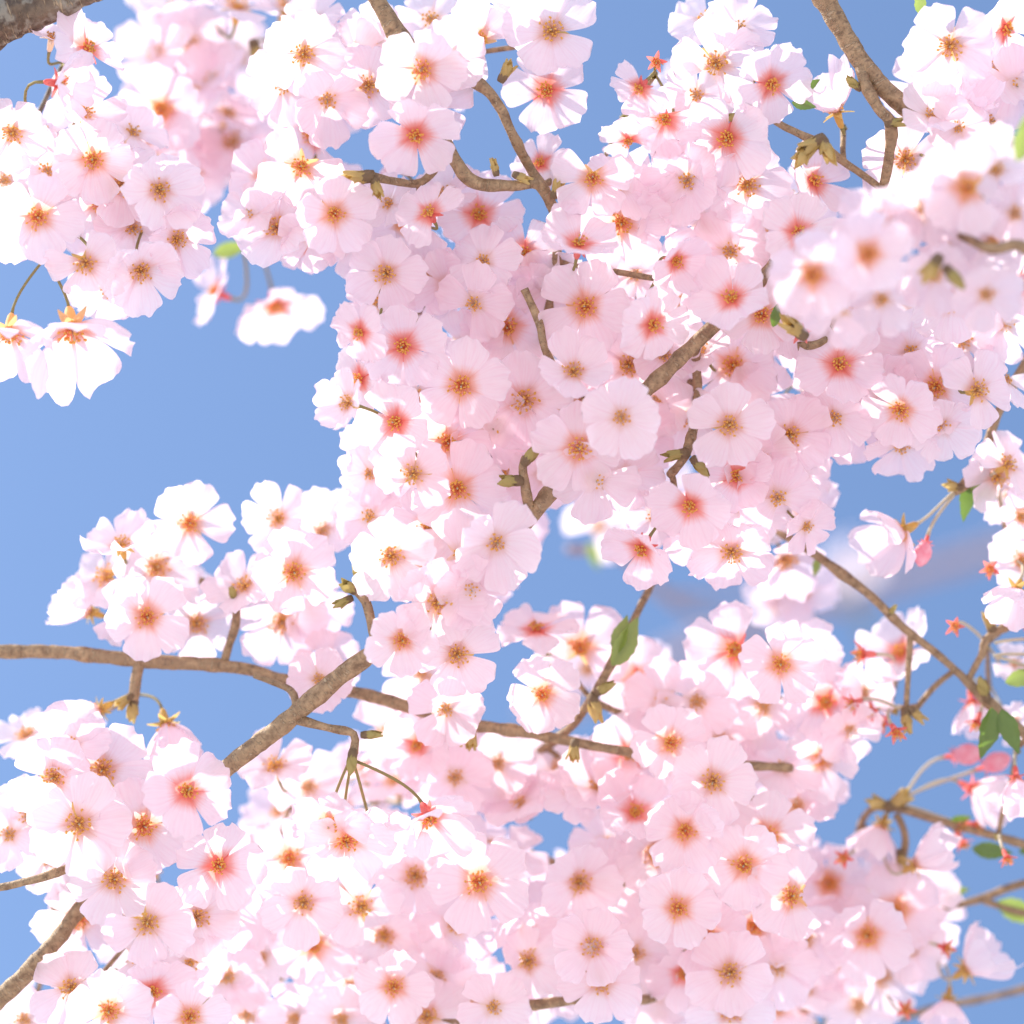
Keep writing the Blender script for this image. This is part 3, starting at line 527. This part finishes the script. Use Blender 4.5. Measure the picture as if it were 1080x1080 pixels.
# filler blossoms behind the front ones, inside the masses
HOLES = [(690, 648, 18), (575, 605, 26), (650, 610, 24), (115, 20, 22), (122, 80, 10), (40, 75, 12), (22, 312, 40), (286, 128, 8), (372, 156, 10), (428, 116, 12), (365, 330, 10), (385, 385, 10), (640, 30, 50), (690, 150, 12), (605, 620, 34), (515, 735, 14), (325, 1045, 8), (510, 990, 8), (570, 690, 12), (740, 660, 20), (520, 740, 22), (584, 880, 14), (640, 768, 22), (500, 140, 40), (545, 140, 22), (565, 205, 24), (45, 975, 16), (250, 870, 8), (170, 805, 30), (345, 905, 6), (215, 915, 8), (740, 460, 4), (1060, 50, 4), (905, 60, 50), (850, 130, 40),
         (622, 628, 40), (556, 655, 30), (720, 650, 40), (900, 870, 34), (610, 140, 34), (560, 60, 10), (230, 215, 14), (240, 720, 60), (920, 110, 30), (1000, 150, 26), (885, 165, 34), (655, 120, 24), (520, 120, 30)]
def inside(x, y, P):
    c = False; j = len(P) - 1
    for i in range(len(P)):
        (xi, yi), (xj, yj) = P[i], P[j]
        if (yi > y) != (yj > y) and x < (xj - xi) * (y - yi) / (yj - yi) + xi: c = not c
        j = i
    return c
def fill(key, poly, spacing, depth, up=.3):
    xs = [p[0] for p in poly]; ys = [p[1] for p in poly]; got = []
    for _ in range(6000):
        x, y = R.uniform(min(xs), max(xs)), R.uniform(min(ys), max(ys))
        if not inside(x, y, poly): continue
        if any((x - a) ** 2 + (y - b) ** 2 < spacing ** 2 for a, b in got): continue
        if any((x - a) ** 2 + (y - b) ** 2 < (c + 30) ** 2 for a, b, c in HOLES): continue
        if sum(1 for f in FL if (x - f[2]) ** 2 + (y - f[3]) ** 2 < 24 ** 2) > 0: continue
        got.append((x, y))
        a = R.uniform(0, 2 * math.pi); m = R.uniform(.1, .95)
        if R.random() < .35:
            FL.append((key, x, y, R.uniform(38, 46), R.choice('pppy'), R.uniform(-.75, -.25), R.uniform(-.85, -.5), R.uniform(depth[0] - 1, depth[1]), None)); continue
        FL.append((key, x, y, R.uniform(38, 47), R.choice('pppppyor'), math.cos(a) * m, math.sin(a) * m - up * (1 - m), R.uniform(*depth), None))
fill('tl', [(0, 60), (110, 60), (160, 150), (195, 225), (150, 300), (110, 310), (60, 250), (0, 240)], 47, (3.5, 9))
fill('um', [(290, 40), (400, 30), (520, 20), (510, 70), (470, 130), (400, 190), (390, 270), (320, 260), (270, 215), (300, 140)], 51, (3.5, 9))
fill('um', [(390, 220), (440, 200), (560, 240), (640, 200), (700, 180), (720, 340), (640, 380), (520, 390), (420, 370), (385, 330)], 60, (4, 10))
fill('tr', [(700, 60), (820, 60), (830, 140), (840, 230), (960, 280), (1040, 290), (1070, 350), (990, 440), (880, 450), (800, 360), (730, 300), (700, 160)], 51, (4, 10))
fill('dg', [(380, 400), (520, 390), (720, 370), (850, 380), (870, 470), (840, 550), (740, 590), (660, 540), (560, 550), (500, 620), (450, 670), (410, 590), (430, 530)], 55, (4.5, 10))
fill('ce', [(600, 690), (690, 690), (800, 690), (880, 740), (890, 820), (800, 850), (700, 840), (620, 820), (500, 830), (400, 800), (380, 760), (480, 750), (560, 790), (640, 800)], 51, (4, 11), .6)
fill('bt', [(250, 830), (360, 820), (520, 860), (640, 900), (740, 860), (840, 870), (860, 1070), (220, 1080), (230, 960), (270, 900)], 53, (4, 10))
fill('bl', [(20, 800), (120, 780), (180, 870), (230, 930), (220, 1060), (20, 1070), (70, 980), (20, 890)], 65, (4.5, 10))
fill('rs', [(850, 900), (940, 900), (960, 970), (940, 1070), (840, 1070)], 53, (3.5, 9), .5)

# plain blossoms without an eye of their own stand a little behind and leave the sky gaps open
def seg_dist(x, y, a, b, c, e):
    vx, vy = c - a, e - b; t = max(0, min(1, ((x - a) * vx + (y - b) * vy) / (vx * vx + vy * vy)))
    return math.hypot(x - a - t * vx, y - b - t * vy)
WOOD = [(678, 416, 737, 358, 0), (556, 546, 580, 518, 0), (398, 0, 428, 46, 0), (508, 92, 538, 138, 0), (472, 152, 499, 190, 0), (499, 190, 566, 195, 0), (440, 650, 240, 810, 0), (370, 731, 440, 748, 4), (500, 764, 555, 773, 4), (570, 776, 635, 787, 4),
        (780, 807, 830, 810, 4), (0, 690, 265, 705, 4), (550, 515, 553, 478, -1), (865, 590, 1050, 742, 5), (0, 1052, 58, 1000, 2), (0, 934, 55, 921, 1), (552, 306, 568, 342, 0), (722, 476, 735, 486, 0), (656, 680, 640, 712, 4), (384, 184, 395, 190, 0), (371, 610, 397, 685, 0), (862, 148, 868, 160, -1), (905, 62, 938, 136, 0), (904, 56, 958, 114, 0)]
keep = []
for key, x, y, r, kind, tx, ty, d, spur in FL:
    made = kind == 'y' and x % 5 == 0 and y % 5 == 0
    if made:
        kind = 'p'
        if any((x - a) ** 2 + (y - b) ** 2 < (c + 22) ** 2 for a, b, c in HOLES): continue
        if d is None: d = R.uniform(.8, 3.2)
    r *= R.uniform(.93, 1.08)
    keep.append((key, x, y, r, kind, tx, ty, d, spur))
FL = keep
# depth: neighbours avoid each other's plane
placed = []
items = []
for key, x, y, r, kind, tx, ty, d, spur in FL:
    front = d is not None and d <= -1
    if d is None:
        near = [q for q in placed if (q[0] - x) ** 2 + (q[1] - y) ** 2 < 70 ** 2 and q[3] == key]
        best, bd = 0, -1
        for c in [R.uniform(-1.6, 1.6) for _ in range(8)]:
            m = min([abs(c - q[2]) for q in near], default=9) - .12 * abs(c)
            if m > bd: best, bd = c, m
        d = best
    for a, b, c, e, z in WOOD:
        if not spur and not front and seg_dist(x, y, a, b, c, e) < r * .95: d = max(d, z + 1.6 + R.uniform(0, 1.2) - BR[key].dz)
    placed.append((x, y, d, key))
    BR[key].fl.append((x, y, r, kind, tx, ty, d, spur))

def bezier(p0, p1, p2, p3, n):
    out = []
    for i in range(n + 1):
        t = i / n; s = 1 - t
        out.append(p0 * s ** 3 + p1 * 3 * s * s * t + p2 * 3 * s * t * t + p3 * t ** 3)
    return out

def build_blossom(br, x, y, r, kind, tx, ty, d, spur_pt):
    m = math.hypot(tx, ty)
    if m > .97: tx, ty, m = tx / m * .97, ty / m * .97, .97
    p = at(x, y, br.dz + d)
    view = (CAM - p).normalized()
    f = (AX * tx - AU * ty + view * math.sqrt(max(0, 1 - m * m))).normalized()
    q = f.to_track_quat('Z', 'Y') @ Matrix.Rotation(R.uniform(0, 6.283), 4, 'Z').to_quaternion()
    s = (1.05 if kind[0] not in 'ps' else 1.03 if kind[0] == 'p' else 1.1) * r * PX * (DIST + (br.dz + d) * .01) / DIST
    t = kind[0]
    if t == 's': root = link('blossom', CAL['s'], br.root); sc = s
    elif t == 'b': root = link('flower_bud', BUD, br.root); sc = s * 1.1
    else: root = link('blossom', R.choice(PET[kind]), br.root); sc = s
    root.rotation_mode = 'QUATERNION'; root.rotation_quaternion = q; root.location = p - br.base; root.scale = (sc, sc, sc)
    if t == 's':
        link('stamens', STA_SPENT, root); root['label'] = 'coral star-shaped calyx whose petals have fallen'
        endz = -.42
    elif t == 'b': link('calyx', CAL['r'], root); endz = -.42
    else:
        link('stamens', R.choice(STA[t]), root); link('calyx', CAL[t], root); endz = -.42
    # the stalk, in the blossom's own space
    mat = Matrix.LocRotScale(p, q, Vector((sc, sc, sc))); inv = mat.inverted()
    p0 = Vector((0, 0, endz)); p3 = inv @ spur_pt; L = (p3 - p0).length
    up = (inv.to_3x3() @ AU).normalized()
    c1 = p0 + Vector((0, 0, -1)) * L * .35; c2 = p3 + (p0 - p3) * .3 + up * L * .06
    b = MB(); n = 8; w = .034 * 46 / r
    b.tube(bezier(p0 + Vector((0, 0, .03)), c1, c2, p3, n), [w * (1.35 if i == 0 else 1) for i in range(n + 1)], 6, 0)
    link('stalk', b.mesh('stalk', [M['stalk_pale'] if br.key in ('ru', 'rs', 'rt') else M['stalk']]), root)
    return root

for br in BR.values():
    todo = list(br.fl); groups = []
    fixed = {}
    for f in todo:
        if f[7]: fixed.setdefault(f[7], []).append(f)
    rest = [f for f in todo if not f[7]]
    while rest:
        a = rest.pop(0); g = [a]
        cand = sorted(rest, key=lambda f: (f[0] - a[0]) ** 2 + (f[1] - a[1]) ** 2 + 300 * (f[6] - a[6]) ** 2)
        for c in cand[:3]:
            if (c[0] - a[0]) ** 2 + (c[1] - a[1]) ** 2 < 75 ** 2: g.append(c); rest.remove(c)
        groups.append(g)
    net = [(p, q) for p, q in br.nodes]
    pend = []
    for g in groups:
        n = len(g); cx = sum(f[0] - 26 * f[4] for f in g) / n; cy = sum(f[1] - 26 * f[5] for f in g) / n; dd = sum(f[6] for f in g) / n
        pt = at(cx + R.uniform(-6, 6), cy - 8, br.dz + dd + 2.4)
        pend.append((pt, g))
    while pend:                                   # the nearest spur joins the net first
        bi, bd, bn = 0, 1e9, None
        for i, (pt, g) in enumerate(pend):
            for p, q in net:
                L = (p - pt).length_squared
                if L < bd: bi, bd, bn = i, L, (p, q)
        pt, g = pend.pop(bi); p, q = bn; L = (p - pt).length
        r1 = min(q * .75, .0018); r0 = .0013
        dirn = pt - p
        side = Vector((noise.noise(pt * 40), noise.noise(pt * 40 + Vector((7, 0, 0))), noise.noise(pt * 40 + Vector((0, 9, 0))))) * L * .18
        path = bezier(p - br.base, p + dirn * .33 + side - br.base, p + dirn * .7 - side * .5 - br.base, pt - br.base, max(3, int(L / .004)))
        k = len(path)
        b = MB(); b.tube(path, [r1 + (r0 - r1) * i / (k - 1) for i in range(k)], 8, 0, .15, R.uniform(0, 30))
        link('twig', b.mesh('twig', [br.mat]), br.root)
        net += [(v + br.base, r0) for v in path[2::2]] + [(pt, r0)]
        o = link('bud_scale', R.choice(SCALES[R.choice(('scale', 'scale_gold'))]), br.root, pt - br.base)
        o.rotation_mode = 'QUATERNION'; o.rotation_quaternion = (-AF - AU * .4 + AX * R.uniform(-.4, .4)).normalized().to_track_quat('Z', 'Y'); o.scale = (13 * PX,) * 3
        for f in g: build_blossom(br, *f[:7], pt)
    for (sx, sy), g in fixed.items():
        for f in g: build_blossom(br, *f[:7], at(sx + R.uniform(-3, 3), sy + R.uniform(-3, 3), br.dz))

# ------------------------------------------------------------------ buds and leaves one can see
B['dg'].scale(546, 507, -.8, 28, -1, .0); B['dg'].scale(555, 486, -1, 26, .5, -.6)
B['dg'].scale(374, 622, -.6, 27, -.6, -.3, 'scale', .5); B['dg'].scale(378, 610, -.6, 22, -.2, -.9, 'scale', .3); B['dg'].scale(368, 632, -.4, 20, -.9, .4, 'scale', .3)
B['dg'].scale(372, 795, -.3, 24, -.1, .9, 'scale'); B['dg'].scale(385, 775, -.2, 20, 1, -.05, 'scale'); B['dg'].scale(722, 478, .2, 26, -.8, .1); B['dg'].scale(733, 486, .2, 24, .6, .7)
B['bl'].scale(55, 1000, 2, 22, .3, .9)
B['um'].scale(530, 82, -.6, 24, .3, -.5, 'scale_gold'); B['um'].scale(388, 186, -1, 34, -.9, .2, 'scale_gold'); B['um'].scale(395, 190, -1, 24, .2, .9, 'scale_gold'); B['um'].scale(523, 182, -.5, 18, -.2, -.9, 'scale_gold')
B['um'].scale(545, 185, -.4, 20, .6, .3, 'scale_gold'); B['um'].scale(585, 205, -.3, 22, .3, -.9, 'scale_gold')
B['tr'].scale(864, 148, -2, 32, -.7, .5, 'scale_gold'); B['tr'].scale(868, 150, -2, 30, .3, .9, 'scale_gold', .4); B['tr'].scale(852, 158, -2, 28, -.5, .7, 'scale_gold', .4); B['tr'].scale(938, 130, -.7, 22, .8, -.1, 'scale')
B['tr'].scale(905, 92, -.3, 20, -.3, -.2, 'scale'); B['tr'].scale(900, 340, -2.6, 36, .4, -.3, 'scale_gold'); B['tr'].scale(845, 352, -2.6, 32, -.4, -.3, 'scale_gold'); B['tr'].scale(782, 122, -.3, 20, -.9, .2, 'scale')
B['tr'].scale(1022, 150, 0, 20, .3, -.3, 'scale_gold'); B['nf'].scale(988, 275, -.5, 30, -.4, .6, 'scale_gold'); B['nf'].scale(1000, 285, -.5, 26, .5, .6, 'scale')
B['hz'].scale(141, 740, 0, 26, -.1, 1, 'scale_gold'); B['hz'].scale(137, 735, -.2, 22, -.7, .5, 'scale_gold'); B['hz'].scale(247, 632, -.5, 20, -.2, -.9, 'scale'); B['hz'].scale(497, 768, -1, 28, -.1, .9, 'scale_gold'); B['hz'].scale(606, 784, -1, 24, -.1, .9, 'scale_gold')
B['ce'].scale(625, 738, -.6, 30, .2, .8, 'scale_gold'); B['ce'].scale(630, 730, -.6, 24, .5, -.3, 'scale'); B['ce'].leaf(645, 702, -.4, 60, .55, -.85, 'leaf_bright', .4); B['ce'].leaf(650, 690, -.3, 44, .2, -1, 'leaf_bright', -.5)


B['rt'].scale(1046, 664, 0, 26, -.2, -.8, 'scale_gold'); B['rt'].scale(938, 648, -.1, 14, .4, -.6, 'scale'); B['rt'].scale(955, 752, -.2, 26, .1, .9, 'scale_gold'); B['rt'].scale(962, 750, -.2, 22, .7, .6, 'scale_gold'); B['rt'].scale(1040, 735, -.2, 26, -.3, -.8, 'scale')
B['rt'].leaf(1046, 746, -1.5, 58, -.12, 1, 'leaf', .35); B['rt'].leaf(1056, 748, -1.5, 50, .42, .9, 'leaf', -.4); B['rt'].leaf(1060, 720, 0, 44, .9, -.3, 'leaf_bright'); B['rt'].leaf(862, 588, 1.5, 22, -.1, 1, 'leaf_bright', .2)
B['ru'].leaf(1018, 510, .3, 42, .05, 1, 'leaf', .4); B['ru'].leaf(1022, 514, .2, 34, .9, .3, 'leaf_bright', .4); B['ru'].scale(1012, 514, -.2, 22, -.7, -.1, 'scale_gold'); B['ru'].scale(1035, 480, 0, 16, .8, .1, 'scale')
B['rs'].scale(940, 850, -.3, 32, .5, -.4, 'scale_gold'); B['rs'].scale(935, 850, -.3, 28, -.7, -.2, 'scale_gold'); B['rs'].leaf(1000, 868, 0, 28, .9, -.2, 'leaf', .3); B['rs'].leaf(1025, 895, 0, 44, 1, .1, 'leaf', .5); B['rs'].scale(950, 900, -.2, 24, .1, .9, 'scale_gold')
B['rl'].leaf(985, 945, 0, 40, 1, -.28, 'leaf_bright', .5); B['rl'].leaf(1050, 952, 0, 60, .92, .35, 'leaf_bright', .4); B['rl'].leaf(1075, 900, 0, 44, .4, -.3, 'leaf', .3)
B['tr'].leaf(838, 100, -.3, 30, .7, -.45, 'leaf', .3); B['tr'].leaf(835, 108, -.2, 26, .9, .2, 'leaf', -.3); B['tr'].leaf(972, 18, 0, 32, -.2, -.9, 'leaf_bright', .3); B['tr'].leaf(815, 345, -1.8, 26, .2, -.8, 'leaf', .2); B['tr'].leaf(898, 345, -1.8, 30, .5, -.5, 'leaf_bright', .3)
B['nf'].leaf(1072, 170, -2, 50, .3, -.9, 'leaf_bright', .3)
B['bw'].leaf(225, 268, 2, 42, .9, -.25, 'leaf_bright', .3); B['bw'].scale(268, 48, -.5, 30, .3, .9, 'scale_gold'); B['bw'].scale(318, 8, 0, 30, .1, .9, 'scale_gold')
B['bb'].leaf(622, 572, -105, 36, .2, .9, 'leaf_bright', .4); B['bb'].leaf(655, 520, -105, 36, .5, -.5, 'leaf_bright', .4)
for k, br in BR.items():
    print('BRANCH', k, sum(1 for c in br.root.children if c.name.startswith('blossom')), len(br.root.children))
